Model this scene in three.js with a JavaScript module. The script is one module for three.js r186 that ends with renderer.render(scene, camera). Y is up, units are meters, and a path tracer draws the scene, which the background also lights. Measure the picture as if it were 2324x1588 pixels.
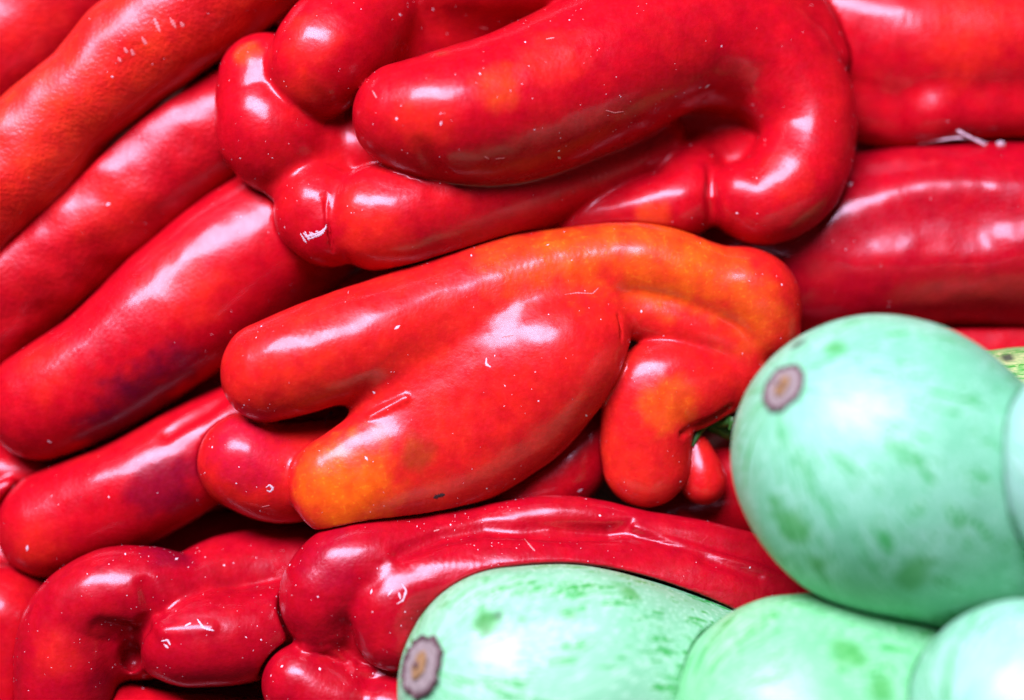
import * as THREE from 'three';
import { RectAreaLightUniformsLib } from 'three/addons/lights/RectAreaLightUniformsLib.js';
import { mergeGeometries } from 'three/addons/utils/BufferGeometryUtils.js';

// ---------------------------------------------------------------- camera, light, exposure
const scene = new THREE.Scene();
const FRAME_W = 0.307, DIST = 0.5, PITCH = THREE.MathUtils.degToRad(14);
const FOV = 2 * Math.atan((FRAME_W * 700 / 1024) / 2 / DIST) * 180 / Math.PI;
const camera = new THREE.PerspectiveCamera(FOV, 1024 / 700, 0.02, 20);
const FWD = new THREE.Vector3(0, -Math.sin(PITCH), -Math.cos(PITCH));
const UPV = new THREE.Vector3(0, Math.cos(PITCH), -Math.sin(PITCH));
const EYE = new THREE.Vector3(0, 1.0, 0).addScaledVector(FWD, -DIST);
camera.position.copy(EYE);
camera.lookAt(EYE.clone().add(FWD));
camera.focus = DIST - 0.010;
camera.userData.fStop = 2.4;
scene.add(camera);

const renderer = new THREE.WebGLRenderer({ antialias: true });
renderer.toneMapping = THREE.LinearToneMapping;
renderer.toneMappingExposure = 1.0;
renderer.shadowMap.enabled = true;
scene.background = new THREE.Color().setRGB(0.03, 0.026, 0.036);   // dim light of the covered market all round

RectAreaLightUniformsLib.init();
const LAMP_AT = new THREE.Vector3(-0.42, 2.18, 0.86), LAMP_W = 1.2, LAMP_H = 0.52, LAMP_POWER = 48;
const lampLight = new THREE.RectAreaLight(new THREE.Color().setRGB(0.82, 0.65, 1.0), LAMP_POWER, LAMP_W, LAMP_H);
lampLight.position.copy(LAMP_AT);
lampLight.lookAt(0, 1.0, 0);
scene.add(lampLight);  // unseen source, placed to light the heap and give the skins their highlights

// ---------------------------------------------------------------- helpers
let seed = 7;
const rnd = () => { seed = (seed + 0x6D2B79F5) | 0; let t = Math.imul(seed ^ (seed >>> 15), 1 | seed); t = (t + Math.imul(t ^ (t >>> 7), 61 | t)) ^ t; return ((t ^ (t >>> 14)) >>> 0) / 4294967296; };
const clamp = (x, a, b) => x < a ? a : x > b ? b : x;
const mix = (a, b, t) => a + (b - a) * t;
const sstep = (a, b, x) => { const t = clamp((x - a) / (b - a), 0, 1); return t * t * (3 - 2 * t); };
const PERM = new Uint8Array(512);
{ const p = [...Array(256).keys()]; for (let i = 255; i > 0; i--) { const j = Math.floor(rnd() * (i + 1)); [p[i], p[j]] = [p[j], p[i]]; } for (let i = 0; i < 512; i++) PERM[i] = p[i & 255]; }
const grad = (h, x, y, z) => { h &= 15; const u = h < 8 ? x : y, v = h < 4 ? y : h === 12 || h === 14 ? x : z; return ((h & 1) ? -u : u) + ((h & 2) ? -v : v); };
function noise(x, y, z) {
  const X = Math.floor(x), Y = Math.floor(y), Z = Math.floor(z); x -= X; y -= Y; z -= Z;
  const u = x * x * x * (x * (x * 6 - 15) + 10), v = y * y * y * (y * (y * 6 - 15) + 10), w = z * z * z * (z * (z * 6 - 15) + 10);
  const A = PERM[X & 255] + Y, B = PERM[(X + 1) & 255] + Y;
  const AA = PERM[A & 255] + Z, AB = PERM[(A + 1) & 255] + Z, BA = PERM[B & 255] + Z, BB = PERM[(B + 1) & 255] + Z;
  const g = (i, a, b, c) => grad(PERM[i & 255], a, b, c);
  return mix(mix(mix(g(AA, x, y, z), g(BA, x - 1, y, z), u), mix(g(AB, x, y - 1, z), g(BB, x - 1, y - 1, z), u), v),
    mix(mix(g(AA + 1, x, y, z - 1), g(BA + 1, x - 1, y, z - 1), u), mix(g(AB + 1, x, y - 1, z - 1), g(BB + 1, x - 1, y - 1, z - 1), u), v), w);
}
const fbm = (x, y, z, n = 4) => { let s = 0, a = 0.5; for (let i = 0; i < n; i++) { s += a * noise(x, y, z); x *= 2.03; y *= 2.03; z *= 2.03; a *= 0.5; } return s; };

// The heap's own frame: x right, y up the heap, z out of the heap (metres), origin in the middle of the heap.
// A point is given by the direction in which the photograph shows it (u, v) and how far it stands out of the heap (w).
const PX = FRAME_W / 2324;
const P = (u, v, w) => { const d = DIST - w * PX, k = PX * d / DIST; return [(u - 1162) * k, (794 - v) * k, w * PX]; };
const FRAME = new THREE.Matrix4().makeBasis(new THREE.Vector3(1, 0, 0), UPV, FWD.clone().negate()).setPosition(0, 1.0, 0);

function tag(o, label, category, group, kind) {
  if (label) o.userData.label = label; if (category) o.userData.category = category; if (group) o.userData.group = group; if (kind) o.userData.kind = kind;
  o.traverse((m) => { if (m.isMesh) { m.castShadow = true; m.receiveShadow = true; } });
  return o;
}
const taken = {};
const numbered = (n) => { const k = taken[n] = (taken[n] ?? -1) + 1; return k ? n + '_' + String(k).padStart(3, '0') : n; };

// ---------------------------------------------------------------- soft bodies: lobes swept along curves, blended
function chainSegs(pts) {
  const q = pts.map(([u, v, w, r]) => [...P(u, v, w), r * PX * (DIST - w * PX) / DIST]);
  if (q.length === 1) return [[...q[0], ...q[0]]];
  const out = [];
  let last = null;
  for (let i = 0; i < q.length - 1; i++) {
    const a = q[Math.max(0, i - 1)], b = q[i], c = q[i + 1], d = q[Math.min(q.length - 1, i + 2)], N = 14;
    for (let j = 0; j <= N; j++) {
      if (j === 0 && last) continue;
      const t = j / N, p = [0, 1, 2, 3].map((n) => 0.5 * (2 * b[n] + (c[n] - a[n]) * t + (2 * a[n] - 5 * b[n] + 4 * c[n] - d[n]) * t * t + (3 * b[n] - a[n] - 3 * c[n] + d[n]) * t * t * t));
      if (last) out.push([...last, ...p]);
      last = p;
    }
  }
  return out;
}
const segDist = (s, x, y, z) => {
  const dx = s[4] - s[0], dy = s[5] - s[1], q = s[8], dz = (s[6] - s[2]) * q, px = x - s[0], py = y - s[1], pz = (z - s[2]) * q, L = dx * dx + dy * dy + dz * dz;
  const t = L > 0 ? clamp((px * dx + py * dy + pz * dz) / L, 0, 1) : 0;
  const ex = px - dx * t, ey = py - dy * t, ez = pz - dz * t;
  return (Math.sqrt(ex * ex + ey * ey + ez * ez) - (s[3] + (s[7] - s[3]) * t)) / (0.5 + 0.5 * q);
};
const smin = (a, b, k) => { if (k <= 0) return a < b ? a : b; const h = k - Math.abs(a - b); return (a < b ? a : b) - (h > 0 ? h * h / (4 * k) : 0); };

class Body {
  // lobes: [{ k, pts, sub, cap }]; k in picture units; sub cuts instead of adding
  constructor(lobes, o = {}) {
    this.o = Object.assign({ n0: 0.0013, n1: 0.0006, s1: 42, n2: 0.00016, s2: 150, step: 0.0011 }, o);
    this.off = [rnd() * 50, rnd() * 50, rnd() * 50];
    this.chains = lobes.map((l) => ({ k: l.k * PX, sub: !!l.sub, segs: chainSegs(l.pts).map((q) => [...q, 1 / (l.flat ?? 1)]) }));
    this.carvers = [];
    this.setBox();
  }
  setBox() {
    const lo = [1e9, 1e9, 1e9], hi = [-1e9, -1e9, -1e9];
    for (const c of this.chains) if (!c.sub) for (const s of c.segs) for (const e of [0, 4]) for (let n = 0; n < 3; n++) { lo[n] = Math.min(lo[n], s[e + n] - s[e + 3]); hi[n] = Math.max(hi[n], s[e + n] + s[e + 3]); }
    const m = 0.004; this.lo = lo.map((x) => x - m); this.hi = hi.map((x) => x + m);
  }
  raw(x, y, z, lists) {
    let f = 1;
    for (let i = 0; i < this.chains.length; i++) {
      const c = this.chains[i], L = lists ? lists[i] : c.segs;
      if (!L.length) continue;
      let d = 1;
      for (let j = 0; j < L.length; j++) { const e = segDist(L[j], x, y, z); if (e < d) d = e; }
      f = c.sub ? -smin(-f, d, c.k) : smin(f, d, c.k);
    }
    return f;
  }
  field(x, y, z, lists, carvers) {
    let f = this.raw(x, y, z, lists);
    const o = this.o, a = this.off;
    if (f < 0.012 && f > -0.012) {
      f += o.n0 * noise(x * 21 + a[2], y * 26 + a[0], z * 21 + a[1]) + o.n1 * noise(x * o.s1 + a[0], y * o.s1 + a[1], z * o.s1 + a[2]) + o.n2 * noise(x * o.s2 + a[1], y * o.s2 + a[2], z * o.s2 + a[0]);
      if (o.wrinkle) { const q = noise(x * 30 + a[2] + y * 25, y * 130 + a[0], z * 90); f += o.wrinkle * (1 - 2 * Math.abs(q)) * 0.5; }
    }
    const cs = carvers ?? this.carvers;
    for (let i = 0; i < cs.length; i++) {
      const c = cs[i];
      if (x < c.lo[0] || y < c.lo[1] || z < c.lo[2] || x > c.hi[0] || y > c.hi[1] || z > c.hi[2]) continue;
      const g = (this.o.gap ?? 0.0006) - c.raw(x, y, z);
      f = -smin(-f, -g, 0.0012);
    }
    return f;
  }
  // where the line of sight through (u, v) meets the body; null where it misses
  hit(u, v) {
    const a = P(u, v, 900), b = P(u, v, -700), n = [b[0] - a[0], b[1] - a[1], b[2] - a[2]], L = Math.hypot(...n);
    let t = 0;
    for (let i = 0; i < 300 && t < L; i++) { const p = [0, 1, 2].map((k) => a[k] + n[k] * t / L), f = this.field(...p); if (f < 0.00004) return p; t += Math.max(f * 0.8, 0.00003); }
    return null;
  }
  normalAt(p) {
    const e = 0.0003, [x, y, z] = p, n = [this.field(x + e, y, z) - this.field(x - e, y, z), this.field(x, y + e, z) - this.field(x, y - e, z), this.field(x, y, z + e) - this.field(x, y, z - e)], l = Math.hypot(...n) || 1;
    return n.map((q) => q / l);
  }
  // furrows and folds drawn along the skin: path of [u, v], half width and depth in picture units
  furrow(path, width, depth, k, raise) {
    const pts = [];
    for (const [u, v] of path) { const p = this.hit(u, v); if (!p) continue; const n = this.normalAt(p), s = (raise ? -1 : 1) * (width - depth) * PX; pts.push([p[0] + n[0] * s, p[1] + n[1] * s, p[2] + n[2] * s, width * PX]); }
    if (pts.length < 2) return;
    const segs = []; for (let i = 0; i < pts.length - 1; i++) { const a = pts[i].slice(), b = pts[i + 1].slice(); if (i === 0) { a[3] *= 0.6; } if (i === pts.length - 2) { b[3] *= 0.6; } segs.push([...a, ...b, 1]); }
    this.late = this.late ?? []; this.late.push({ k: k * PX, sub: !raise, segs });
  }
  commit() { if (this.late) this.chains.push(...this.late); this.late = null; }
  mesh() {
    const h = this.o.step, B = 8, lo = this.lo, n = [0, 1, 2].map((i) => Math.ceil((this.hi[i] - lo[i]) / h) + 2), nb = n.map((x) => Math.ceil(x / B));
    const NX = nb[0] * B + 1, NY = nb[1] * B + 1, NZ = nb[2] * B + 1, F = new Float32Array(NX * NY * NZ).fill(1);
    const R = h * B * 0.87 + 0.0005, slack = 2 * R + 0.006, info = new Map();
    const id = (i, j, k) => (k * NY + j) * NX + i;
    for (let bk = 0; bk < nb[2]; bk++) for (let bj = 0; bj < nb[1]; bj++) for (let bi = 0; bi < nb[0]; bi++) {
      const cx = lo[0] + (bi * B + B / 2) * h, cy = lo[1] + (bj * B + B / 2) * h, cz = lo[2] + (bk * B + B / 2) * h;
      const f = this.field(cx, cy, cz);
      const skip = Math.abs(f) > R * 1.25 + 0.0015;
      let lists = null, cs = null;
      if (!skip) {
        lists = this.chains.map((c) => { const d = c.segs.map((s) => segDist(s, cx, cy, cz)); const m = Math.min(...d); return c.segs.filter((s, i) => d[i] < m + slack * 0.6 && d[i] < slack + 0.01); });
        cs = this.carvers.filter((c) => cx > c.lo[0] - R && cy > c.lo[1] - R && cz > c.lo[2] - R && cx < c.hi[0] + R && cy < c.hi[1] + R && cz < c.hi[2] + R && c.raw(cx, cy, cz) < R + 0.004);
        info.set((bk * nb[1] + bj) * nb[0] + bi, [lists, cs]);
      }
      for (let k = 0; k <= B; k++) for (let j = 0; j <= B; j++) for (let i = 0; i <= B; i++) {
        const a = bi * B + i, b = bj * B + j, c = bk * B + k, q = id(a, b, c);
        if (skip) { if (F[q] === 1) F[q] = f > 0 ? 0.5 : -0.5; } else F[q] = this.field(lo[0] + a * h, lo[1] + b * h, lo[2] + c * h, lists, cs);
      }
    }
    const vid = new Map(), pos = [], nor = [], E = [[0, 1], [2, 3], [4, 5], [6, 7], [0, 2], [1, 3], [4, 6], [5, 7], [0, 4], [1, 5], [2, 6], [3, 7]];
    const vertex = (i, j, k) => {
      const key = id(i, j, k), known = vid.get(key); if (known !== undefined) return known;
      const c = []; for (let q = 0; q < 8; q++) c.push(F[id(i + (q & 1), j + ((q >> 1) & 1), k + (q >> 2))]);
      let sx = 0, sy = 0, sz = 0, m = 0;
      for (const [a, b] of E) if ((c[a] < 0) !== (c[b] < 0)) { const t = c[a] / (c[a] - c[b]); sx += mix(a & 1, b & 1, t); sy += mix((a >> 1) & 1, (b >> 1) & 1, t); sz += mix(a >> 2, b >> 2, t); m++; }
      if (!m) { sx = sy = sz = 0.5; m = 1; }
      let x = lo[0] + (i + sx / m) * h, y = lo[1] + (j + sy / m) * h, z = lo[2] + (k + sz / m) * h;
      const I = info.get((Math.floor(k / B) * nb[1] + Math.floor(j / B)) * nb[0] + Math.floor(i / B)), L = I?.[0], C = I?.[1], e = h * 0.4;
      let gx = 0, gy = 0, gz = 1;
      for (let it = 0; it < 2; it++) {
        gx = this.field(x + e, y, z, L, C) - this.field(x - e, y, z, L, C); gy = this.field(x, y + e, z, L, C) - this.field(x, y - e, z, L, C); gz = this.field(x, y, z + e, L, C) - this.field(x, y, z - e, L, C);
        const l = Math.hypot(gx, gy, gz) || 1; gx /= l; gy /= l; gz /= l;
        if (it === 0) { const d = clamp(this.field(x, y, z, L, C), -h, h); x -= gx * d; y -= gy * d; z -= gz * d; }
      }
      const v = pos.length / 3; pos.push(x, y, z); nor.push(gx, gy, gz); vid.set(key, v); return v;
    };
    const idx = [];
    const quad = (a, b, c, d, flip) => { flip ? idx.push(a, c, b, a, d, c) : idx.push(a, b, c, a, c, d); };
    for (let k = 1; k < NZ - 1; k++) for (let j = 1; j < NY - 1; j++) for (let i = 1; i < NX - 1; i++) {
      const f = F[id(i, j, k)] < 0;
      if (f !== (F[id(i + 1, j, k)] < 0)) quad(vertex(i, j - 1, k - 1), vertex(i, j, k - 1), vertex(i, j, k), vertex(i, j - 1, k), !f);
      if (f !== (F[id(i, j + 1, k)] < 0)) quad(vertex(i - 1, j, k - 1), vertex(i - 1, j, k), vertex(i, j, k), vertex(i, j, k - 1), !f);
      if (f !== (F[id(i, j, k + 1)] < 0)) quad(vertex(i - 1, j - 1, k), vertex(i, j - 1, k), vertex(i, j, k), vertex(i - 1, j, k), !f);
    }
    return { pos, nor, idx };
  }
}

// mesh data (heap frame) -> geometry in the thing's own axes, with uv in metres laid on by the way the skin mostly faces
function toGeometry(m, base, colorAt, uvAt) {
  const pos = [], nor = [], col = [], uv = [], idx = [], seen = new Map();
  const v = new THREE.Vector3(), nrm = new THREE.Vector3(), colors = [];
  for (let i = 0; i < m.pos.length / 3; i++) colors.push(colorAt(m.pos.slice(3 * i, 3 * i + 3), m.nor.slice(3 * i, 3 * i + 3)));
  for (let t = 0; t < m.idx.length; t += 3) {
    const tri = [m.idx[t], m.idx[t + 1], m.idx[t + 2]];
    let way = 0, uvs = null;
    if (uvAt) { uvs = uvAt(tri.map((i) => m.pos.slice(3 * i, 3 * i + 3))); way = Math.round((uvs[0][2] ?? 0)); }
    else { const s = [0, 0, 0]; for (const i of tri) for (let c = 0; c < 3; c++) s[c] += m.nor[3 * i + c]; const a = s.map(Math.abs); way = a[2] >= a[0] && a[2] >= a[1] ? 2 : a[1] >= a[0] ? 1 : 0; }
    tri.forEach((i, n) => {
      const key = uvAt ? i + '_' + uvs[n][0].toFixed(3) : i * 3 + way;
      let q = seen.get(key);
      if (q === undefined) {
        const [x, y, z] = [m.pos[3 * i], m.pos[3 * i + 1], m.pos[3 * i + 2]];
        v.set(x, y, z).applyMatrix4(FRAME).sub(base); nrm.set(m.nor[3 * i], m.nor[3 * i + 1], m.nor[3 * i + 2]).transformDirection(FRAME);
        q = pos.length / 3; seen.set(key, q);
        pos.push(v.x, v.y, v.z); nor.push(nrm.x, nrm.y, nrm.z); col.push(...colors[i]);
        if (uvAt) uv.push(uvs[n][0], uvs[n][1]); else uv.push(...(way === 2 ? [x, y] : way === 1 ? [x + 0.31, z + 0.17] : [z + 0.07, y + 0.23]).map((c) => c / 0.06));
      }
      idx.push(q);
    });
  }
  const g = new THREE.BufferGeometry();
  g.setAttribute('position', new THREE.Float32BufferAttribute(pos, 3)); g.setAttribute('normal', new THREE.Float32BufferAttribute(nor, 3));
  g.setAttribute('color', new THREE.Float32BufferAttribute(col, 3)); g.setAttribute('uv', new THREE.Float32BufferAttribute(uv, 2)); g.setIndex(idx);
  return g;
}
const baseOf = (m) => { let lo = 1e9; const c = new THREE.Vector3(), v = new THREE.Vector3(); const n = m.pos.length / 3; for (let i = 0; i < n; i++) { v.set(m.pos[3 * i], m.pos[3 * i + 1], m.pos[3 * i + 2]).applyMatrix4(FRAME); c.addScaledVector(v, 1 / n); lo = Math.min(lo, v.y); } c.y = lo; return c; };

// ---------------------------------------------------------------- textures
function dataTex(N, fn, srgb) {
  const d = new Uint8Array(N * N * 4);
  for (let y = 0; y < N; y++) for (let x = 0; x < N; x++) { const c = fn(x / N, y / N), o = (y * N + x) * 4; d[o] = clamp(c[0], 0, 1) * 255; d[o + 1] = clamp(c[1], 0, 1) * 255; d[o + 2] = clamp(c[2], 0, 1) * 255; d[o + 3] = 255; }
  const t = new THREE.DataTexture(d, N, N); t.wrapS = t.wrapT = THREE.RepeatWrapping; t.magFilter = THREE.LinearFilter; t.minFilter = THREE.LinearMipmapLinearFilter; t.generateMipmaps = true; if (srgb) t.colorSpace = THREE.SRGBColorSpace; t.needsUpdate = true; return t;
}
// noise that repeats after f cells
function pnoise(x, y, f, s) {
  const X = Math.floor(x), Y = Math.floor(y); x -= X; y -= Y;
  const u = x * x * x * (x * (x * 6 - 15) + 10), v = y * y * y * (y * (y * 6 - 15) + 10);
  const g = (i, j) => { const h = PERM[(PERM[(((X + i) % f) + f) % f & 255] + (((Y + j) % f) + f) % f + s) & 255] / 256 * 6.2832; return Math.cos(h) * (x - i) + Math.sin(h) * (y - j); };
  return mix(mix(g(0, 0), g(1, 0), u), mix(g(0, 1), g(1, 1), u), v);
}
const tile = (u, v, f, s, n = 3) => { let q = 0, a = 0.7; for (let i = 0; i < n; i++) { q += a * pnoise(u * f, v * f, f, s + 17 * i); f *= 2; a *= 0.5; } return q; };
const skinBump = dataTex(768, (u, v) => { const q = 0.5 + 0.55 * tile(u, v, 46, 3, 3) + 0.3 * tile(u, v, 12, 9, 2); return [q, q, q]; });
const skinRough = dataTex(512, (u, v) => { const q = 0.8 + 0.5 * tile(u, v, 14, 21, 4) + 0.25 * tile(u, v, 60, 5, 2); return [q, clamp(q, 0.45, 1), q]; });
const skinTint = dataTex(768, (u, v) => { const a = tile(u, v, 10, 31, 4), b = tile(u, v, 40, 12, 3), s = sstep(0.2, 0.42, b + 0.3 * a); return [0.95 + 0.10 * a + 0.05 * b, 0.8 + 0.3 * a + 0.2 * s, 0.86 + 0.2 * b]; }, true);

function skinMaterial(name, rough = 0.42, bump = 0.00008, coat = 0.3, coatRough = 0.17) {
  return new THREE.MeshPhysicalMaterial({ name, vertexColors: true, map: skinTint, roughness: rough, roughnessMap: skinRough, bumpMap: skinBump, bumpScale: bump, clearcoat: coat, clearcoatRoughness: coatRough, ior: 1.48, specularIntensity: 0.3 });
}
const M = {
  pepper: skinMaterial('pepper skin'), pepperDull: skinMaterial('duller pepper skin', 0.46, 0.0003, 0.42, 0.3), wrinkled: skinMaterial('wrinkled pepper skin', 0.4, 0.00012, 0.36, 0.2),
  speck: new THREE.MeshStandardMaterial({ name: 'dust', color: new THREE.Color().setRGB(0.55, 0.48, 0.48), roughness: 0.8 }),
  scar: new THREE.MeshStandardMaterial({ name: 'dry scar', color: new THREE.Color().setRGB(0.5, 0.42, 0.41), roughness: 0.8 }),
  pink: new THREE.MeshStandardMaterial({ name: 'healed scratch and painted glint', color: new THREE.Color().setRGB(0.5, 0.14, 0.12), roughness: 0.5 }),  // also colours the glints painted on the wrinkled folds
  black: new THREE.MeshStandardMaterial({ name: 'dark rot', color: new THREE.Color().setRGB(0.03, 0.008, 0.008), roughness: 0.8 }),
  green: new THREE.MeshPhysicalMaterial({ name: 'calyx', color: new THREE.Color().setRGB(0.025, 0.13, 0.012), roughness: 0.5 }),
  straw: new THREE.MeshStandardMaterial({ name: 'straw', color: new THREE.Color().setRGB(0.4, 0.3, 0.3), roughness: 0.6 }),
  board: new THREE.MeshStandardMaterial({ name: 'board', color: new THREE.Color().setRGB(0.17, 0.09, 0.05), roughness: 0.9 }),
  housing: new THREE.MeshStandardMaterial({ name: 'lamp housing', color: new THREE.Color().setRGB(0.6, 0.6, 0.6), roughness: 0.5 }),
  glow: new THREE.MeshStandardMaterial({ name: 'lamp diffuser', color: new THREE.Color().setRGB(0.8, 0.8, 0.8), emissive: new THREE.Color().setRGB(0.97, 0.93, 1.0), emissiveIntensity: 2 }),
};

// ---------------------------------------------------------------- the setting
{
  const g = new THREE.BoxGeometry(0.62, 0.5, 0.018);
  const b = new THREE.Mesh(g, M.board); b.name = 'shelf_board';
  b.applyMatrix4(new THREE.Matrix4().multiplyMatrices(FRAME, new THREE.Matrix4().makeTranslation(0, 0, -0.14)));
  tag(b, null, null, null, 'structure'); scene.add(b);
}
{
  const lamp = new THREE.Group(); lamp.name = 'unseen_strip_lamp'; lamp.position.copy(LAMP_AT); lamp.lookAt(0, 1.0, 0);  // fixture out of view, stands where the heap is lit from
  const h = new THREE.Mesh(new THREE.BoxGeometry(LAMP_W + 0.06, LAMP_H + 0.06, 0.07), M.housing); h.name = 'housing'; h.position.z = -0.05; lamp.add(h);
  const d = new THREE.Mesh(new THREE.BoxGeometry(LAMP_W, LAMP_H, 0.008), M.glow); d.name = 'diffuser'; d.position.z = -0.009; lamp.add(d);
  tag(lamp, 'unseen strip lamp out of view above the heap, placed to light the vegetables', 'lamp'); scene.add(lamp);
}

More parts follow.
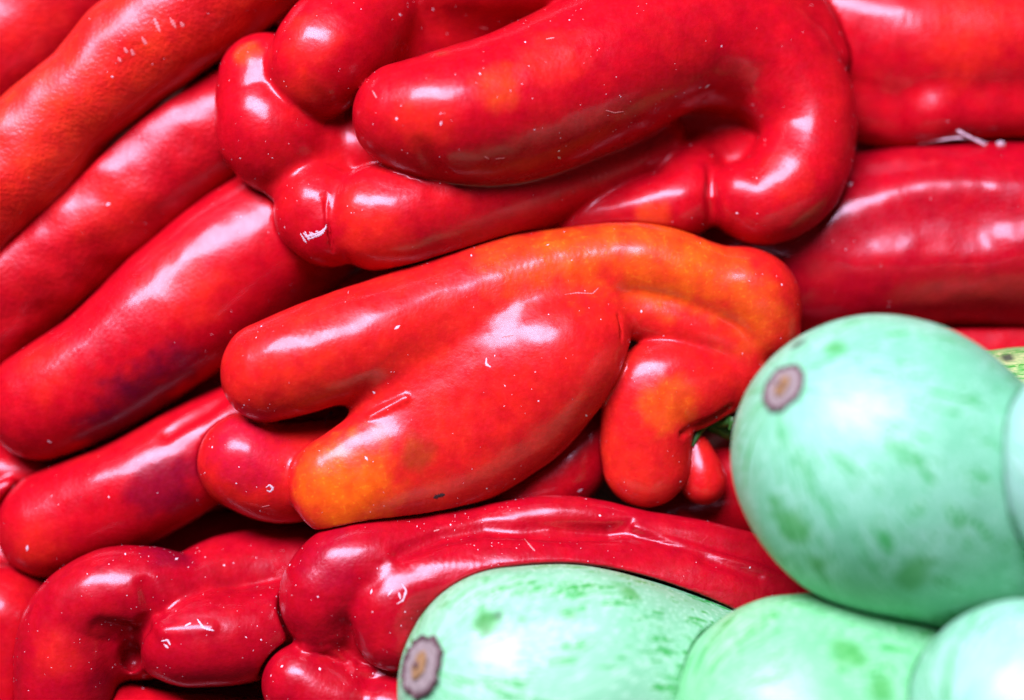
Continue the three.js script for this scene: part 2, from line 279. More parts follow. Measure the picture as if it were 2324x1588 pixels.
// ---------------------------------------------------------------- shapes read off the photograph
const L = (k, ...pts) => ({ k, pts });
const FL = (k, flat, ...pts) => ({ k, flat, pts });
const RED = [0.40, 0.003, 0.010], DEEP = [0.33, 0.002, 0.011], WARM = [0.56, 0.022, 0.010], ORANGE = [0.62, 0.13, 0.006], PURPLE = [0.10, 0.004, 0.022], OLIVE = [0.20, 0.06, 0.008];
const peppers = [
  { id: 'wrinkled', name: 'red_pepper', mat: 'wrinkled', color: DEEP, label: 'wrinkled deep red pepper with folded skin lying under the pale squash', specks: 340,
    lobes: [L(0, [733, 1392, 38, 90], [740, 1340, 45, 105], [820, 1285, 30, 116], [960, 1272, 5, 112], [1150, 1270, -10, 110]),
      L(18, [896, 1430, 80, 92], [892, 1375, 80, 97], [970, 1325, 55, 106], [1200, 1312, 30, 118], [1500, 1335, 5, 112], [1800, 1365, -20, 95], [1980, 1390, -40, 80]),
      L(16, [860, 1222, 10, 50], [1050, 1200, 5, 48], [1180, 1182, 0, 50], [1290, 1174, -5, 50], [1400, 1192, -10, 46], [1470, 1212, -10, 50], [1600, 1237, -20, 55], [1760, 1285, -35, 55]),
      L(22, [820, 1400, -45, 120], [850, 1500, -55, 110], [860, 1600, -50, 110]), L(24, [682, 1545, 45, 90], [770, 1600, 40, 100]), L(20, [885, 1618, 50, 92])],
    furrows: [[[[690, 1468], [745, 1472], [790, 1498], [806, 1520], [850, 1528], [900, 1530]], 9, 5, 16, true], [[[905, 1262], [1000, 1218], [1100, 1200], [1250, 1212], [1380, 1212], [1430, 1192]], 14, 10, 20], [[[1440, 1195], [1560, 1240], [1700, 1285], [1850, 1330]], 9, 5, 16, true], [[[1600, 1270], [1720, 1310]], 12, 6, 20]],
    patches: [[745, 1270, 80, [0.26, 0.003, 0.02], 0.5]], o: { step: 0.001, n2: 0.0002, s2: 120, wrinkle: 0.0004 } },
  { id: 'middle', name: 'red_pepper', mat: 'pepper', color: [0.50, 0.013, 0.010], label: 'bright red pepper with orange patches, two finger-like lobes and a bent stem end', specks: 200,
    lobes: [L(0, [612, 842, 30, 112], [700, 815, 32, 122], [850, 762, 5, 125], [1000, 706, -30, 122], [1200, 642, -60, 112], [1380, 598, -62, 90], [1500, 604, -62, 86], [1620, 646, -75, 94], [1705, 675, -85, 108], [1735, 740, -85, 88]),
      FL(40, 0.66, [775, 1098, 48, 117], [845, 1066, 42, 130], [990, 1000, -10, 168], [1140, 912, -25, 178], [1262, 812, 14, 140], [1346, 758, 0, 80]),
      L(60, [960, 880, -75, 150], [1150, 790, -90, 150], [1350, 690, -95, 90]),
      L(20, [1400, 702, -60, 60], [1480, 715, -60, 62], [1580, 748, -60, 64], [1660, 790, -70, 66], [1690, 835, -75, 60]),
      FL(14, 0.72, [1632, 860, -62, 88], [1565, 880, -40, 102], [1496, 888, -36, 110], [1468, 985, -34, 106], [1466, 1052, -36, 100]),
      L(6, [1582, 1020, -75, 38], [1592, 1065, -72, 52], [1597, 1092, -72, 58]),
      L(12, [562, 1050, -40, 110], [640, 1072, -55, 110], [820, 1050, -110, 110]),
      { k: 12, sub: true, pts: [[560, 975, 150, 12], [700, 962, 150, 17], [764, 936, 150, 17]] }, { k: 12, sub: true, pts: [[560, 975, 90, 12], [700, 962, 90, 18], [764, 936, 90, 18]] }, { k: 12, sub: true, pts: [[680, 962, 40, 17], [764, 936, 40, 17]] }],
    furrows: [[[[1550, 985], [1600, 962], [1655, 930]], 10, 12, 12], [[[1405, 715], [1411, 770]], 7, 8, 10], [[[840, 945], [920, 905]], 8, 4, 10, true]],
    patches: [[800, 1110, 130, ORANGE, 1], [735, 1065, 90, ORANGE, 0.75], [945, 1030, 50, OLIVE, 0.55], [1180, 580, 130, ORANGE, 0.4], [1330, 560, 140, ORANGE, 0.6], [1490, 570, 140, ORANGE, 0.6], [1630, 620, 110, ORANGE, 0.6], [1660, 615, 40, OLIVE, 0.4], [1720, 720, 100, ORANGE, 0.6], [1520, 920, 70, ORANGE, 0.6], [900, 800, 60, WARM, 0.6], [560, 1010, 100, [0.36, 0.004, 0.03], 0.6]], o: { step: 0.001 } },
  { id: 'top', name: 'red_pepper', mat: 'pepper', color: RED, label: 'large glossy red pepper bent over on itself with rounded lobes and a torn white scar', specks: 430,
    lobes: [L(0, [925, 262, 55, 122], [1010, 264, 50, 150], [1150, 240, 5, 168], [1350, 165, -70, 178], [1550, 92, -150, 165], [1700, 118, -185, 148], [1795, 205, -180, 130], [1830, 300, -155, 114], [1800, 400, -125, 114], [1738, 456, -110, 96], [1694, 450, -112, 88]),
      L(26, [1700, 390, -265, 112], [1600, 410, -275, 100], [1500, 415, -265, 90]), L(40, [1700, 270, -330, 110], [1560, 300, -340, 110]),
      L(24, [790, 370, -185, 130], [1000, 330, -170, 150], [1300, 250, -220, 150]),
      L(22, [1584, 345, -225, 40], [1568, 415, -165, 78], [1546, 458, -135, 84], [1480, 474, -135, 74], [1380, 492, -150, 62], [1270, 506, -170, 50]),
      L(14, [722, 150, -20, 114], [765, 95, -35, 126], [900, -10, -165, 112], [1100, -70, -150, 125], [1300, -95, -150, 125]),
      L(34, [880, 90, -215, 110], [1100, 20, -240, 120]),
      L(18, [604, 180, -95, 108], [600, 240, -80, 110], [616, 305, -66, 119], [690, 335, -125, 116], [860, 340, -210, 110]),
      L(36, [730, 482, -42, 106], [750, 505, -36, 102]),
      L(14, [858, 496, -15, 120], [930, 488, -22, 122], [1100, 450, -90, 116], [1300, 390, -170, 104], [1480, 330, -220, 84]),
      L(30, [640, 415, -62, 30], [690, 395, -62, 32], [750, 365, -80, 34]),
      L(10, [1735, 0, -210, 105], [1822, 62, -220, 72], [1860, 135, -230, 66])],
    furrows: [[[[1610, 380], [1612, 450], [1616, 500], [1618, 540]], 12, 6, 14], [[[738, 440], [742, 500], [756, 570]], 5, 3.5, 6], [[[960, 330], [1000, 400]], 30, 8, 30], [[[700, 190], [740, 240]], 30, 4, 30]],
    patches: [[1135, 195, 60, ORANGE, 0.3], [1250, 130, 80, WARM, 0.7], [950, 270, 90, WARM, 0.8], [850, 540, 100, WARM, 0.7], [800, 460, 70, WARM, 0.7], [700, 90, 70, WARM, 0.7], [690, 200, 60, WARM, 0.7], [560, 120, 40, ORANGE, 0.4], [1480, 490, 45, ORANGE, 0.35], [1780, 400, 80, WARM, 0.5], [1000, 120, 20, OLIVE, 0.4]], o: { step: 0.001 } },
  { id: 'corner', name: 'red_pepper', mat: 'pepper', color: DEEP, label: 'small dark red pepper curled like a hook with dusty specks beside the pale squash', specks: 280,
    lobes: [L(0, [140, 1660, -30, 105], [152, 1500, -20, 114], [175, 1395, -15, 108], [245, 1340, 0, 102], [330, 1334, -10, 96], [420, 1345, -45, 92], [520, 1318, -110, 104], [680, 1300, -170, 112], [860, 1290, -230, 110]),
      L(16, [392, 1466, 12, 76], [430, 1456, 20, 98], [490, 1446, 15, 106], [560, 1440, 0, 104], [640, 1410, -30, 90], [720, 1390, -60, 80]), L(30, [270, 1430, -90, 110], [400, 1420, -80, 110]), { k: 24, sub: true, pts: [[292, 1500, 60, 26], [300, 1498, -40, 24]] }],
    furrows: [[[[230, 1420], [300, 1440], [310, 1500]], 26, 14, 30], [[[330, 1330], [345, 1390], [325, 1430]], 16, 10, 24], [[[350, 1410], [372, 1432], [480, 1425]], 14, 5, 16, true]],
    patches: [[130, 1480, 70, WARM, 0.5], [380, 1255, 60, PURPLE, 0.5], [240, 1560, 60, PURPLE, 0.3]], o: { step: 0.001 } },
  { id: 'diagonal', name: 'red_pepper', mat: 'pepperDull', color: WARM, label: 'long orange-red pepper with a row of small scratches across its skin', specks: 40,
    lobes: [L(0, [-110, 500, -150, 132], [60, 345, -150, 126], [220, 194, -150, 124], [380, 62, -160, 130], [560, -90, -175, 140])], patches: [[100, 260, 160, [0.62, 0.04, 0.014], 0.7], [420, 0, 90, RED, 0.6]], o: { n0: 0.0018, n1: 0.0016, s1: 48, n2: 0.0005, s2: 110, step: 0.0013 } },
  { id: 'diagonal2', name: 'red_pepper', mat: 'pepperDull', color: RED, label: 'long red pepper with mottled pink shine squeezed under the scratched orange-red pepper', specks: 40,
    lobes: [L(0, [-75, 750, -240, 126], [118, 577, -235, 126], [298, 433, -235, 125], [480, 297, -250, 124], [655, 180, -270, 120])], patches: [[230, 480, 120, WARM, 0.6]], o: { n0: 0.002, n1: 0.0022, s1: 50, n2: 0.0006, s2: 120, step: 0.0013 } },
  { id: 'blunt', name: 'red_pepper', mat: 'pepper', color: RED, label: 'long red pepper with a blunt end and a dark purple stain on its underside', specks: 60,
    lobes: [L(0, [92, 915, -150, 127], [235, 842, -155, 148], [405, 711, -180, 160], [585, 568, -215, 162], [760, 450, -260, 160])],
    patches: [[330, 905, 125, PURPLE, 0.9], [255, 975, 85, PURPLE, 0.85], [400, 845, 80, PURPLE, 0.6], [430, 640, 110, WARM, 0.8], [100, 830, 90, WARM, 0.5]], o: { n1: 0.0012, s1: 36, step: 0.0012 } },
  { id: 'stained', name: 'red_pepper', mat: 'pepper', color: RED, label: 'red pepper with a dusky purple bloom tucked below the purple-stained pepper', specks: 60,
    lobes: [L(0, [115, 1192, -150, 118], [260, 1132, -140, 122], [400, 1062, -150, 120], [540, 985, -180, 112], [720, 900, -220, 100])],
    furrows: [[[[380, 985], [470, 930], [520, 900]], 20, 10, 24]],
    patches: [[370, 1100, 90, PURPLE, 0.6], [440, 1060, 60, PURPLE, 0.4], [80, 1240, 80, WARM, 0.6]], o: { n1: 0.001, step: 0.0012 } },
  { id: 'sunken', name: 'red_pepper', mat: 'pepperDull', color: RED, label: 'red pepper sunk in the dark gap behind the hook-shaped pepper', specks: 20, lobes: [L(0, [300, 1300, -380, 110], [480, 1270, -380, 118], [700, 1240, -385, 120], [900, 1230, -400, 120])], patches: [], o: { step: 0.0015 } },
  { id: 'under', name: 'red_pepper', mat: 'pepper', color: RED, label: 'shiny red pepper showing only its back below the hook-shaped pepper', specks: 20, lobes: [L(0, [200, 1640, -70, 100], [400, 1680, -60, 110], [640, 1700, -70, 110])], patches: [], o: { step: 0.0014, n1: 0.0014 } },
  { id: 'edge', name: 'red_pepper', mat: 'pepper', color: RED, label: 'red pepper with a strong pale glint beside the outer bend of the hook-shaped pepper', specks: 20, lobes: [L(0, [-60, 1380, -150, 100], [10, 1405, -130, 105], [10, 1560, -130, 100]), L(30, [40, 1380, -190, 90], [110, 1330, -230, 70])], patches: [], o: { step: 0.0014 } },
  { id: 'sliver', name: 'red_pepper', mat: 'pepper', color: RED, label: 'sliver of red pepper between the two purple-stained peppers', specks: 10, lobes: [L(0, [-90, 1075, -250, 90], [20, 1085, -240, 85], [120, 1070, -280, 80]), L(8, [-60, 1150, -150, 40], [20, 1100, -150, 20])], patches: [], o: { step: 0.0014 } },
  { id: 'behind', name: 'red_pepper', mat: 'pepperDull', color: RED, label: 'blurred pinkish red pepper behind the scratched orange-red pepper', specks: 10, lobes: [L(0, [-120, 200, -340, 150], [40, 70, -340, 145], [180, -60, -350, 150])], patches: [[60, 40, 100, WARM, 0.5]], o: { n1: 0.0016, s1: 50, step: 0.0015 } },
  { id: 'crest', name: 'red_pepper', mat: 'pepper', color: RED, label: 'red pepper glimpsed behind the rounded lobes of the large bent pepper', specks: 10, lobes: [L(0, [480, 100, -330, 120], [620, 20, -330, 130], [800, -80, -330, 130])], patches: [], o: { step: 0.0015 } },
  { id: 'deep', name: 'red_pepper', mat: 'pepper', color: RED, label: 'red pepper deep in the gap below the hook-shaped pepper', specks: 5, lobes: [L(0, [-40, 1580, -330, 110], [200, 1540, -340, 120], [450, 1560, -340, 120], [700, 1600, -340, 120])], patches: [], o: { step: 0.0018 } },
  { id: 'deep2', name: 'red_pepper', mat: 'pepper', color: RED, label: 'red pepper deep in the gap beneath the purple-stained peppers', specks: 5, lobes: [L(0, [-120, 1230, -330, 120], [60, 1280, -340, 120], [300, 1180, -420, 120], [600, 1080, -450, 120], [900, 1000, -450, 120])], patches: [], o: { step: 0.0018 } },
  { id: 'deep3', name: 'red_pepper', mat: 'pepper', color: RED, label: 'red pepper glimpsed in the slit between two long diagonal peppers', specks: 5, lobes: [L(0, [-60, 880, -400, 110], [150, 720, -400, 115], [330, 560, -400, 115], [520, 420, -410, 110])], patches: [], o: { step: 0.0018 } },
  { id: 'deep4', name: 'red_pepper', mat: 'pepper', color: RED, label: 'red pepper glimpsed in the slit above the dusky purple-bloomed pepper', specks: 5, lobes: [L(0, [260, 1010, -400, 100], [480, 890, -400, 120], [700, 740, -410, 130], [900, 620, -410, 130])], patches: [], o: { step: 0.0018 } },
  { id: 'right', name: 'red_pepper', mat: 'pepper', color: RED, label: 'smooth red pepper above the straw bits with a round glint', specks: 20, lobes: [L(0, [1820, 40, -400, 160], [2050, 110, -360, 190], [2250, 112, -360, 195], [2480, 100, -360, 195]), L(34, [1940, 240, -330, 80], [2060, 262, -290, 72], [2115, 256, -250, 72], [2180, 252, -250, 66], [2320, 245, -260, 70])], patches: [[2200, 20, 170, WARM, 0.8]], o: { step: 0.0014 } },
  { id: 'dark', name: 'red_pepper', mat: 'pepper', color: DEEP, label: 'dark red creased pepper below the straw bits with a long pale glint', specks: 90, lobes: [L(0, [1720, 590, -390, 190], [1950, 560, -340, 205], [2150, 540, -310, 212], [2480, 535, -300, 215])],
    furrows: [[[[1960, 530], [2100, 495], [2220, 500], [2340, 490]], 70, 12, 80]], patches: [], o: { step: 0.0013, n0: 0.0018, n1: 0.0007, s1: 36, n2: 0.0002 } },
  { id: 'low', name: 'red_pepper', mat: 'pepper', color: RED, label: 'red pepper mostly hidden behind the topmost squash, under the dark creased pepper', specks: 10, lobes: [L(0, [1850, 830, -400, 140], [2150, 815, -370, 140], [2420, 820, -360, 140])], patches: [], o: { step: 0.0015 } },
  { id: 'deep5', name: 'red_pepper', mat: 'pepper', color: RED, label: 'red pepper glimpsed in the gap beneath the straw bits', specks: 5, lobes: [L(0, [1820, 330, -480, 110], [2050, 325, -480, 115], [2450, 325, -480, 115])], patches: [], o: { step: 0.0018 } },
  { id: 'inner', name: 'red_pepper', mat: 'pepper', color: RED, label: 'red pepper wedged between the bent stem end and the pale squash', specks: 10, lobes: [L(0, [1560, 1170, -260, 110], [1720, 1090, -240, 145], [1900, 1050, -250, 150])], patches: [], o: { step: 0.0015 } },
  { id: 'nook', name: 'red_pepper', mat: 'wrinkled', color: RED, label: 'shaded red pepper lobe in the nook under the orange-patched pepper', specks: 10, lobes: [L(0, [1180, 1130, -170, 110], [1285, 1055, -145, 92], [1350, 960, -170, 80])], patches: [], o: { step: 0.0014 } },
];
const squashes = [
  { id: 'rim', label: 'very pale mint squash pressed against the end of the big squash', tip: [2285, 1000], color: [0.46, 0.70, 0.6], lobes: [L(0, [2562, 1058, 540, 290], [2720, 1080, 520, 300])], blots: [] },
  { id: 'corner', label: 'pale whitish green squash resting against the lower side of the big squash', tip: [2150, 1660], color: [0.35, 0.66, 0.46], lobes: [L(0, [2335, 1632, 520, 270], [2460, 1640, 500, 275], [2650, 1660, 450, 250])], blots: [] },
  { id: 'big', label: 'big pale green squash with small brown stalk scar and dark bruise, topmost of the squashes', scar: 52, tip: [1780, 880], color: [0.26, 0.62, 0.38], lobes: [L(0, [1965, 1025, 345, 300], [2012, 1052, 315, 334], [2130, 1118, 240, 306], [2300, 1230, 140, 260], [2520, 1350, 60, 220])], blots: [[1815, 778, 22, 'dark'], [1895, 790, 22, 'green'], [1790, 1190, 50, 'green'], [1850, 1280, 34, 'green'], [2080, 1310, 46, 'green'], [1765, 1140, 24, 'green']] },
  { id: 'middle', label: 'pale green squash with a round green blotch, lying beneath the big squash', tip: [1560, 1640], color: [0.23, 0.60, 0.28], lobes: [L(0, [1812, 1652, 290, 300], [1950, 1662, 250, 306], [2150, 1722, 160, 270], [2400, 1800, 70, 230])], blots: [[1925, 1485, 42, 'green'], [1880, 1360, 30, 'green'], [2000, 1560, 34, 'green']] },
  { id: 'front', label: 'pale green squash with large brown stalk scar and dark flecks against the wrinkled pepper', scar: 66, tip: [958, 1512], color: [0.30, 0.64, 0.37], lobes: [L(0, [1178, 1562, 210, 274], [1300, 1560, 175, 276], [1480, 1572, 80, 245], [1660, 1602, -20, 216], [1900, 1680, -120, 190])], blots: [[1095, 1408, 18, 'dark'], [1128, 1398, 16, 'dark'], [1105, 1432, 12, 'dark'], [1105, 1412, 34, 'green'], [1430, 1345, 30, 'green'], [1300, 1395, 20, 'green'], [1185, 1405, 14, 'green'], [1010, 1370, 14, 'green']] },
  { id: 'back', label: 'yellowish green squash with a black bruise peeping out behind the big squash', tip: [2120, 960], color: [0.33, 0.44, 0.15], lobes: [L(0, [2240, 960, -60, 160], [2330, 952, -60, 166], [2500, 950, -60, 168])], blots: [[2280, 812, 22, 'dark'], [2240, 800, 20, 'green'], [2320, 835, 16, 'green']] },
];

const bodies = [];
for (const q of squashes) { q.body = new Body(q.lobes, { gap: 0.0002, n0: 0.0006, n1: 0.0004, s1: 32, n2: 0.00012, s2: 120, step: 0.0016 }); bodies.push(q.body); }
for (const p of peppers) {
  p.body = new Body(p.lobes, p.o);
  for (const f of p.furrows ?? []) p.body.furrow(...f);
  p.body.commit();
  const near = (a, b) => [0, 1, 2].every((n) => a.lo[n] < b.hi[n] && b.lo[n] < a.hi[n]);
  p.body.carvers = bodies.filter((b) => near(b, p.body));
  bodies.push(p.body);
}
for (let i = 1; i < squashes.length; i++) squashes[i].body.carvers = squashes.slice(0, i).map((q) => q.body);

// ---------------------------------------------------------------- small marks
function flake(out, p, n, len, wid, thick, spin, base) {            // a flat fleck lying on the skin
  const N = new THREE.Vector3(...n), T = new THREE.Vector3(Math.cos(spin), Math.sin(spin), 0.31).cross(N).normalize(), S = new THREE.Vector3().crossVectors(N, T);
  const g = new THREE.OctahedronGeometry(1, 0), mtx = new THREE.Matrix4().makeBasis(T.multiplyScalar(len), S.multiplyScalar(wid), N.multiplyScalar(thick)).setPosition(...p);
  g.deleteAttribute('uv'); g.applyMatrix4(new THREE.Matrix4().multiplyMatrices(FRAME, mtx)); g.translate(-base.x, -base.y, -base.z); out.push(g);
}
function ribbon(out, body, path, width, base, lift = 0.00008) {      // a thin raised line along the skin
  const pts = [];
  for (let i = 0; i < path.length - 1; i++) for (let j = 0; j < 5; j++) { const t = j / 5, p = body.hit(mix(path[i][0], path[i + 1][0], t), mix(path[i][1], path[i + 1][1], t)); if (p) { const n = body.normalAt(p); pts.push([p, n]); } }
  const w = width * PX;
  for (let i = 0; i < pts.length - 1; i++) {
    const [a, n] = pts[i], b = pts[i + 1][0], d = new THREE.Vector3(b[0] - a[0], b[1] - a[1], b[2] - a[2]), len = d.length(); if (len > 0.004 || len < 1e-6) continue;
    const T = d.clone().normalize(), N = new THREE.Vector3(...n), S = new THREE.Vector3().crossVectors(N, T).normalize(), e = Math.sin((i + 0.7) / pts.length * Math.PI);
    const g = new THREE.OctahedronGeometry(1, 0); g.deleteAttribute('uv');
    g.applyMatrix4(new THREE.Matrix4().multiplyMatrices(FRAME, new THREE.Matrix4().makeBasis(T.multiplyScalar(len * 0.85), S.multiplyScalar(w * (0.35 + 0.65 * e) * (0.7 + 0.6 * rnd())), N.multiplyScalar(lift)).setPosition((a[0] + b[0]) / 2, (a[1] + b[1]) / 2, (a[2] + b[2]) / 2)));
    g.translate(-base.x, -base.y, -base.z); out.push(g);
  }
}
function part(parent, name, geos, mat, stuff) { if (!geos.length) return null; const m = new THREE.Mesh(geos.length === 1 ? geos[0] : mergeGeometries(geos), mat); m.name = name; if (stuff) m.userData.kind = 'stuff'; parent.add(m); return m; }

// ---------------------------------------------------------------- peppers
let triangles = 0;
for (const p of peppers) {
  const m = p.body.mesh(), base = baseOf(m); triangles += m.idx.length / 3;
  const spots = p.patches.map(([u, v, r, c, s]) => { const q = p.body.hit(u, v); return q && [q, r * PX, c, s]; }).filter(Boolean);
  const o = p.body.off;
  const colorAt = ([x, y, z]) => {
    let c = p.color.slice();
    const n = fbm(x * 38 + o[0], y * 38 + o[1], z * 38 + o[2], 4), n2 = fbm(x * 190 + o[2], y * 190 + o[0], z * 190, 3);
    const t = sstep(-0.1, 0.45, n); c = c.map((q, i) => mix(q, [q * 1.05, q * 1.6 + 0.002, q][i], t)); c = c.map((q) => q * (1 + 0.22 * n2));
    for (const [q, r, k, s] of spots) {
      const d = Math.hypot(x - q[0], y - q[1], z - q[2]) / r + 0.6 * n + 0.5 * n2, a = s * (1 - sstep(0.35, 1.15, d));
      if (a > 0) c = c.map((e, i) => mix(e, k[i], a));
    }
    return c.map((e) => clamp(e, 0.001, 0.95));
  };
  const g = toGeometry(m, base, colorAt);
  const grp = new THREE.Group(); grp.name = numbered(p.name); grp.position.copy(base); p.group = grp; p.base = base;
  part(grp, 'body', [g], M[p.mat]);
  // dust that clings to the skin, thicker where it has settled
  const flecks = [], V = m.pos.length / 3;
  for (let i = 0, tries = 0; i < p.specks && tries < p.specks * 12; tries++) {
    const v = Math.floor(rnd() * V), q = m.pos.slice(3 * v, 3 * v + 3), n = m.nor.slice(3 * v, 3 * v + 3);
    if (n[2] < -0.2 || fbm(q[0] * 60 + 9, q[1] * 60, q[2] * 60, 2) < 0.06 + 0.5 * (rnd() - 0.5)) continue;
    const big = rnd(), s = (0.00007 + 0.00014 * rnd() * rnd() + (big > 0.88 ? 0.00034 * rnd() : 0)), long = rnd() < 0.25 ? 2.6 : 1.25;
    flake(flecks, q, n, s * long, s, 0.00006, rnd() * 6.28, base); i++;
  }
  part(grp, 'dust_specks', flecks, M.speck, true);
  tag(grp, p.label, 'pepper'); scene.add(grp);
}
const byId = Object.fromEntries(peppers.map((p) => [p.id, p]));
const mark = (id, name, mat, paths, width, joined) => { const p = byId[id]; for (const path of joined ? [0] : paths) { const out = []; for (const q of joined ? paths : [path]) ribbon(out, p.body, q, width, p.base); const m = part(p.group, name, out, mat); if (m) m.castShadow = m.receiveShadow = true; } };
// torn scar on the top pepper: pale fibres
mark('top', 'scar', M.scar, [...Array(13).keys()].map((i) => [[682 + i * 3.4, 530 + Math.sin(i * 1.7) * 5], [694 + i * 3, 552 - i * 2.2 + 6 * Math.sin(i * 2.3)]]).concat([[[700, 535], [725, 528], [742, 515]], [[704, 542], [730, 530], [744, 508]], [[738, 520], [744, 500]]]), 3.2, true);
mark('top', 'skin_scratch', M.pink, [[[1375, 250], [1395, 256], [1420, 252]], [[1100, 355], [1112, 362]], [[1125, 360], [1150, 358]], [[845, 205], [856, 225]], [[1090, 62], [1110, 66]], [[1240, 88], [1262, 84]]], 2.2);
mark('middle', 'skin_mark', M.scar, [[[1104, 812], [1103, 826], [1116, 834]], [[604, 1106], [612, 1100], [620, 1108], [613, 1116], [604, 1112]], [[846, 888], [852, 894]]], 3.2);
mark('middle', 'skin_scratch', M.pink, [[[1282, 668], [1310, 664], [1345, 666], [1362, 650]], [[595, 1150], [615, 1146]], [[1140, 765], [1170, 760]]], 1.8);
mark('middle', 'bruise_hole', M.black, [[[984, 1130], [998, 1124], [1012, 1122]]], 8);
mark('wrinkled', 'painted_fold_glint', M.pink, [[[1040, 1158], [1075, 1150], [1110, 1140]], [[1190, 1222], [1205, 1240], [1216, 1252]], [[985, 1205], [1000, 1201]]], 2.6);  // pink ribbons paint a glint along the skin folds
mark('wrinkled', 'scar', M.scar, [[[912, 1325], [922, 1340], [915, 1362], [898, 1372]], [[905, 1345], [910, 1362]], [[880, 1352], [893, 1335]]], 3);
mark('corner', 'skin_mark', M.scar, [[[366, 1455], [380, 1452], [388, 1466]], [[372, 1462], [384, 1472]], [[448, 1405], [462, 1425], [490, 1432]], [[420, 1420], [436, 1412]]], 3);
mark('blunt', 'skin_mark', M.scar, [[[328, 968], [338, 974], [348, 966]], [[108, 1000], [118, 1006]]], 3);
mark('diagonal', 'skin_scratch', M.pink, [[[268, 130], [276, 142]], [[298, 112], [304, 128]], [[322, 84], [334, 104]], [[350, 42], [366, 78]], [[386, 40], [402, 68]], [[410, 50], [418, 62]], [[282, 108], [290, 122]]], 5);
// calyx of the middle pepper: pointed green sepals round the sunken stem
{
  const p = byId.middle;
  const sepal = (pts, w) => { const c = new THREE.CatmullRomCurve3(pts.map(([u, v, z]) => new THREE.Vector3(...P(u, v, z)).applyMatrix4(FRAME).sub(p.base))); const g = new THREE.TubeGeometry(c, 14, w * PX, 7); const a = g.attributes.position; for (let i = 0; i < a.count; i++) { const t = Math.floor(i / 8) / 14, q = c.getPointAt(t), s = 1 - 0.75 * t * t; a.setXYZ(i, q.x + (a.getX(i) - q.x) * s, q.y + (a.getY(i) - q.y) * s, q.z + (a.getZ(i) - q.z) * s); } g.computeVertexNormals(); return g; };
  part(p.group, 'sepal', [sepal([[1602, 962, -80], [1584, 984, -48], [1572, 1012, -38]], 10)], M.green);
  part(p.group, 'sepal', [sepal([[1620, 955, -100], [1646, 958, -65], [1660, 950, -48], [1656, 975, -52]], 14)], M.green);
  part(p.group, 'stem', [sepal([[1610, 960, -100], [1680, 990, -110], [1760, 985, -120]], 20)], M.green);
  part(p.group, 'dried_flower_tip', [sepal([[752, 935, -10], [740, 948, 0], [738, 962, 2]], 4)], M.black);
}
// straw on the right-hand pepper
function loose(name, pts, r, label, group, flat = 0.45) {
  const q = pts.map(([u, v, w]) => new THREE.Vector3(...P(u, v, w)).applyMatrix4(FRAME)), b = q[0].clone(), c = new THREE.CatmullRomCurve3(q.map((x) => x.sub(b)));
  const m = new THREE.Mesh((() => { const g = new THREE.TubeGeometry(c, 20, r * PX, 7), a = g.attributes.position; for (let i = 0; i < a.count; i++) { const t = Math.floor(i / 8) / 20, p = c.getPointAt(t), k = (0.45 + 0.75 * Math.sin(Math.PI * (0.15 + 0.7 * t))) * (0.85 + 0.3 * noise(t * 9, r, 2)); a.setXYZ(i, p.x + (a.getX(i) - p.x) * k, p.y + (a.getY(i) - p.y) * k * flat * 2, p.z + (a.getZ(i) - p.z) * k); } g.computeVertexNormals(); return g; })(), M.straw); m.name = numbered(name); m.position.copy(b); tag(m, label, 'straw', group); scene.add(m);
}
loose('straw', [[2085, 327, -240], [2130, 318, -215], [2180, 313, -205], [2215, 317, -205], [2240, 326, -210]], 3.4, 'curved pale straw lying between the two red peppers beside the squash', 'straw bits');
loose('straw', [[2146, 282, -215], [2180, 300, -195], [2236, 330, -190]], 3.8, 'straight pale straw leaning across the curved straw', 'straw bits');
{
  const g = new THREE.DodecahedronGeometry(9 * PX, 0), m = new THREE.Mesh(g, M.straw); m.name = 'husk_crumb'; m.position.set(...P(2271, 326, -205)).applyMatrix4(FRAME); m.scale.set(1.3, 0.8, 1); tag(m, 'tiny pale husk crumb next to the straw', 'crumb'); scene.add(m);
}

// ---------------------------------------------------------------- squashes
const squashTint = (() => { // pale flecks and green dashes that run along the fruit: x round it, y along it
  const N = 1024, d = new Uint8Array(N * N * 4);
  for (let y = 0; y < N; y++) for (let x = 0; x < N; x++) {
    const u = x / N, v = y / N, c = Math.cos(u * 6.2832), s = Math.sin(u * 6.2832), cv = Math.cos(v * 6.2832), sv = Math.sin(v * 6.2832);
    const f = (a, b, o) => fbm(c * a + o, s * a + cv * b, sv * b + o * 1.3, 3);
    const streak = f(14, 1.4, 4), fine = f(40, 4.5, 11), fleck = f(34, 13, 27), coarse = f(2.5, 1, 40);
    const green = sstep(0.1, 0.24, streak * 0.6 + fine * 0.6 + coarse * 0.35), pale = sstep(0.1, 0.22, fleck + 0.2 * coarse), o = (y * N + x) * 4;
    let r = 0.8 + 0.2 * coarse, g = 0.92 + 0.08 * coarse, b = 0.85 + 0.16 * coarse;
    r = mix(r, 0.22, green * 0.85); g = mix(g, 0.72, green * 0.85); b = mix(b, 0.3, green * 0.85);
    r = mix(r, 1, pale); g = mix(g, 1, pale); b = mix(b, 1, pale);
    d[o] = 255 * clamp(r, 0, 1); d[o + 1] = 255 * clamp(g, 0, 1); d[o + 2] = 255 * clamp(b, 0, 1); d[o + 3] = 255;
  }
  const t = new THREE.DataTexture(d, N, N); t.wrapS = t.wrapT = THREE.RepeatWrapping; t.magFilter = THREE.LinearFilter; t.colorSpace = THREE.SRGBColorSpace; t.needsUpdate = true; return t;
})();
const squashSkin = new THREE.MeshPhysicalMaterial({ name: 'squash skin', vertexColors: true, map: squashTint, roughness: 0.5, clearcoat: 0.2, clearcoatRoughness: 0.35, ior: 1.45 });
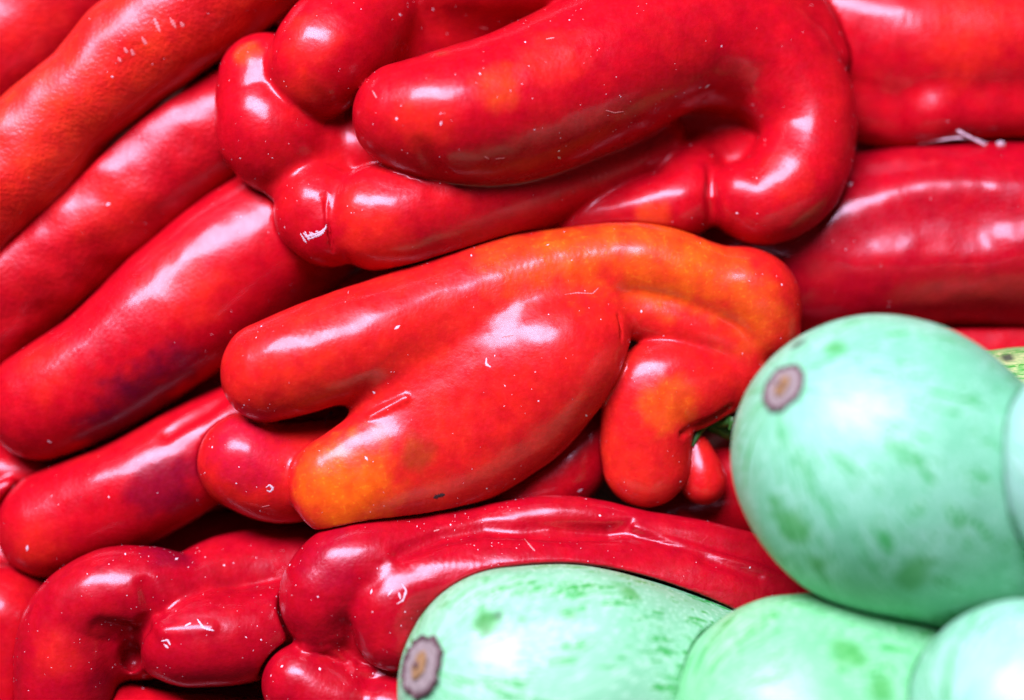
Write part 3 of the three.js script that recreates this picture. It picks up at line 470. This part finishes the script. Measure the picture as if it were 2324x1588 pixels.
const scarGrey = new THREE.MeshStandardMaterial({ name: 'scar cork', color: new THREE.Color().setRGB(0.19, 0.18, 0.14), roughness: 0.9 });
const scarBrown = new THREE.MeshStandardMaterial({ name: 'scar rim', color: new THREE.Color().setRGB(0.07, 0.04, 0.035), roughness: 0.9 });
const scarTan = new THREE.MeshStandardMaterial({ name: 'scar core', color: new THREE.Color().setRGB(0.2, 0.13, 0.04), roughness: 0.9 });
squashes.forEach((q, n) => {
  const m = q.body.mesh(), base = baseOf(m); triangles += m.idx.length / 3;
  const c0 = q.lobes[0].pts[0], cl = q.lobes[0].pts.at(-1), tip = q.body.hit(...q.tip) ?? P(c0[0] - c0[3], c0[1], c0[2]);
  const a = new THREE.Vector3(...P(cl[0], cl[1], cl[2])).sub(new THREE.Vector3(...tip)).normalize(), t0 = new THREE.Vector3(...tip);
  const s = new THREE.Vector3(0, 1, 0).cross(a).normalize(), r = new THREE.Vector3().crossVectors(a, s), d = new THREE.Vector3();
  if (s.z > 0) { s.negate(); r.negate(); }
  const uvAt = (tri) => { const o = tri.map((p) => { d.set(...p).sub(t0); return [Math.atan2(d.dot(r), -d.dot(s)) / 6.28318 + 0.5, d.dot(a) / 0.11]; }); const hi = Math.max(...o.map((x) => x[0])), lo = Math.min(...o.map((x) => x[0])); if (hi - lo > 0.5) for (const x of o) if (x[0] < 0.5) x[0] += 1; for (const x of o) { x[0] += n * 0.37; x[1] += n * 0.23; x[2] = 0; } return o; };
  const blots = q.blots.map(([u, v, rr, k]) => { const h = q.body.hit(u, v); return h && [h, rr * PX, k === 'dark' ? [0.02, 0.035, 0.025] : [0.05, 0.36, 0.045], k === 'dark' ? 0.9 : 0.75]; }).filter(Boolean);
  const tint = ([x, y, z]) => {
    const k = fbm(x * 25 + n * 3, y * 25, z * 25, 4), k2 = fbm(x * 160, y * 160 + n, z * 160, 3);
    let c = q.color.map((e, i) => e * (1 + [0.35, 0.12, 0.25][i] * k));
    for (const [h, rr, b, w] of blots) { const dd = Math.hypot(x - h[0], y - h[1], z - h[2]) / rr + 1.1 * k2 + 0.3 * k, w2 = w * (1 - sstep(0.4, 1.1, dd)); if (w2 > 0) c = c.map((e, i) => mix(e, b[i], w2)); }
    return c.map((e) => clamp(e, 0.01, 0.92));
  };
  const grp = new THREE.Group(); grp.name = numbered('pale_squash'); grp.position.copy(base);
  part(grp, 'body', [toGeometry(m, base, tint, uvAt)], squashSkin);
  if (q.scar) { // stalk scar: corky disc with a ragged dark rim and a sunken core
    const nn = q.body.normalAt(tip), N = new THREE.Vector3(...nn), T = new THREE.Vector3(0, 1, 0).cross(N).normalize(), S = new THREE.Vector3().crossVectors(N, T), R = q.scar * PX;
    const place = (g, lift) => { g.deleteAttribute('uv'); g.applyMatrix4(new THREE.Matrix4().multiplyMatrices(FRAME, new THREE.Matrix4().makeBasis(T, S, N).setPosition(tip[0] + nn[0] * lift, tip[1] + nn[1] * lift, tip[2] + nn[2] * lift))); g.translate(-base.x, -base.y, -base.z); g.computeVertexNormals(); return g; };
    const rough = (g, amp, f) => { const p = g.attributes.position; for (let i = 0; i < p.count; i++) { const x = p.getX(i), y = p.getY(i), z = p.getZ(i), l = Math.hypot(x, y) || 1e-9, e = 1 + amp * noise(x / l * f + n * 7, y / l * f, 3); p.setXYZ(i, x * e, y * e, z - (amp < 0.2 ? 0.12 * R * (1 - Math.min(1, l / R)) : 0) + 0.09 * R * noise(x / R * 6, y / R * 6, 1 + n) + 0.05 * R * noise(x / R * 15, y / R * 15, 1 + n)); } return g; };
    const disc = new THREE.SphereGeometry(R * 0.86, 40, 20); disc.scale(1, 1, 0.16);
    const rim = new THREE.TorusGeometry(R * 0.9, R * 0.09, 12, 60); rim.scale(1, 1, 0.75);
    const core = new THREE.SphereGeometry(R * 0.3, 20, 12); core.scale(1, 1.5, 0.35);
    const pit = new THREE.SphereGeometry(R * 0.12, 14, 10);
    const scar = part(grp, 'stalk_scar', [place(rough(disc, 0.16, 4.5), 0.0002)], scarGrey);
    part(scar, 'rim', [place(rough(rim, 0.16, 4.5), 0.0003)], scarBrown); part(scar, 'core', [place(rough(core, 0.3, 2), 0.0011)], scarTan); part(scar, 'pit', [place(pit, 0.0018)], scarBrown);
  }
  tag(grp, q.label, 'squash'); scene.add(grp);
});
console.log('triangles', triangles);
renderer.render(scene, camera);
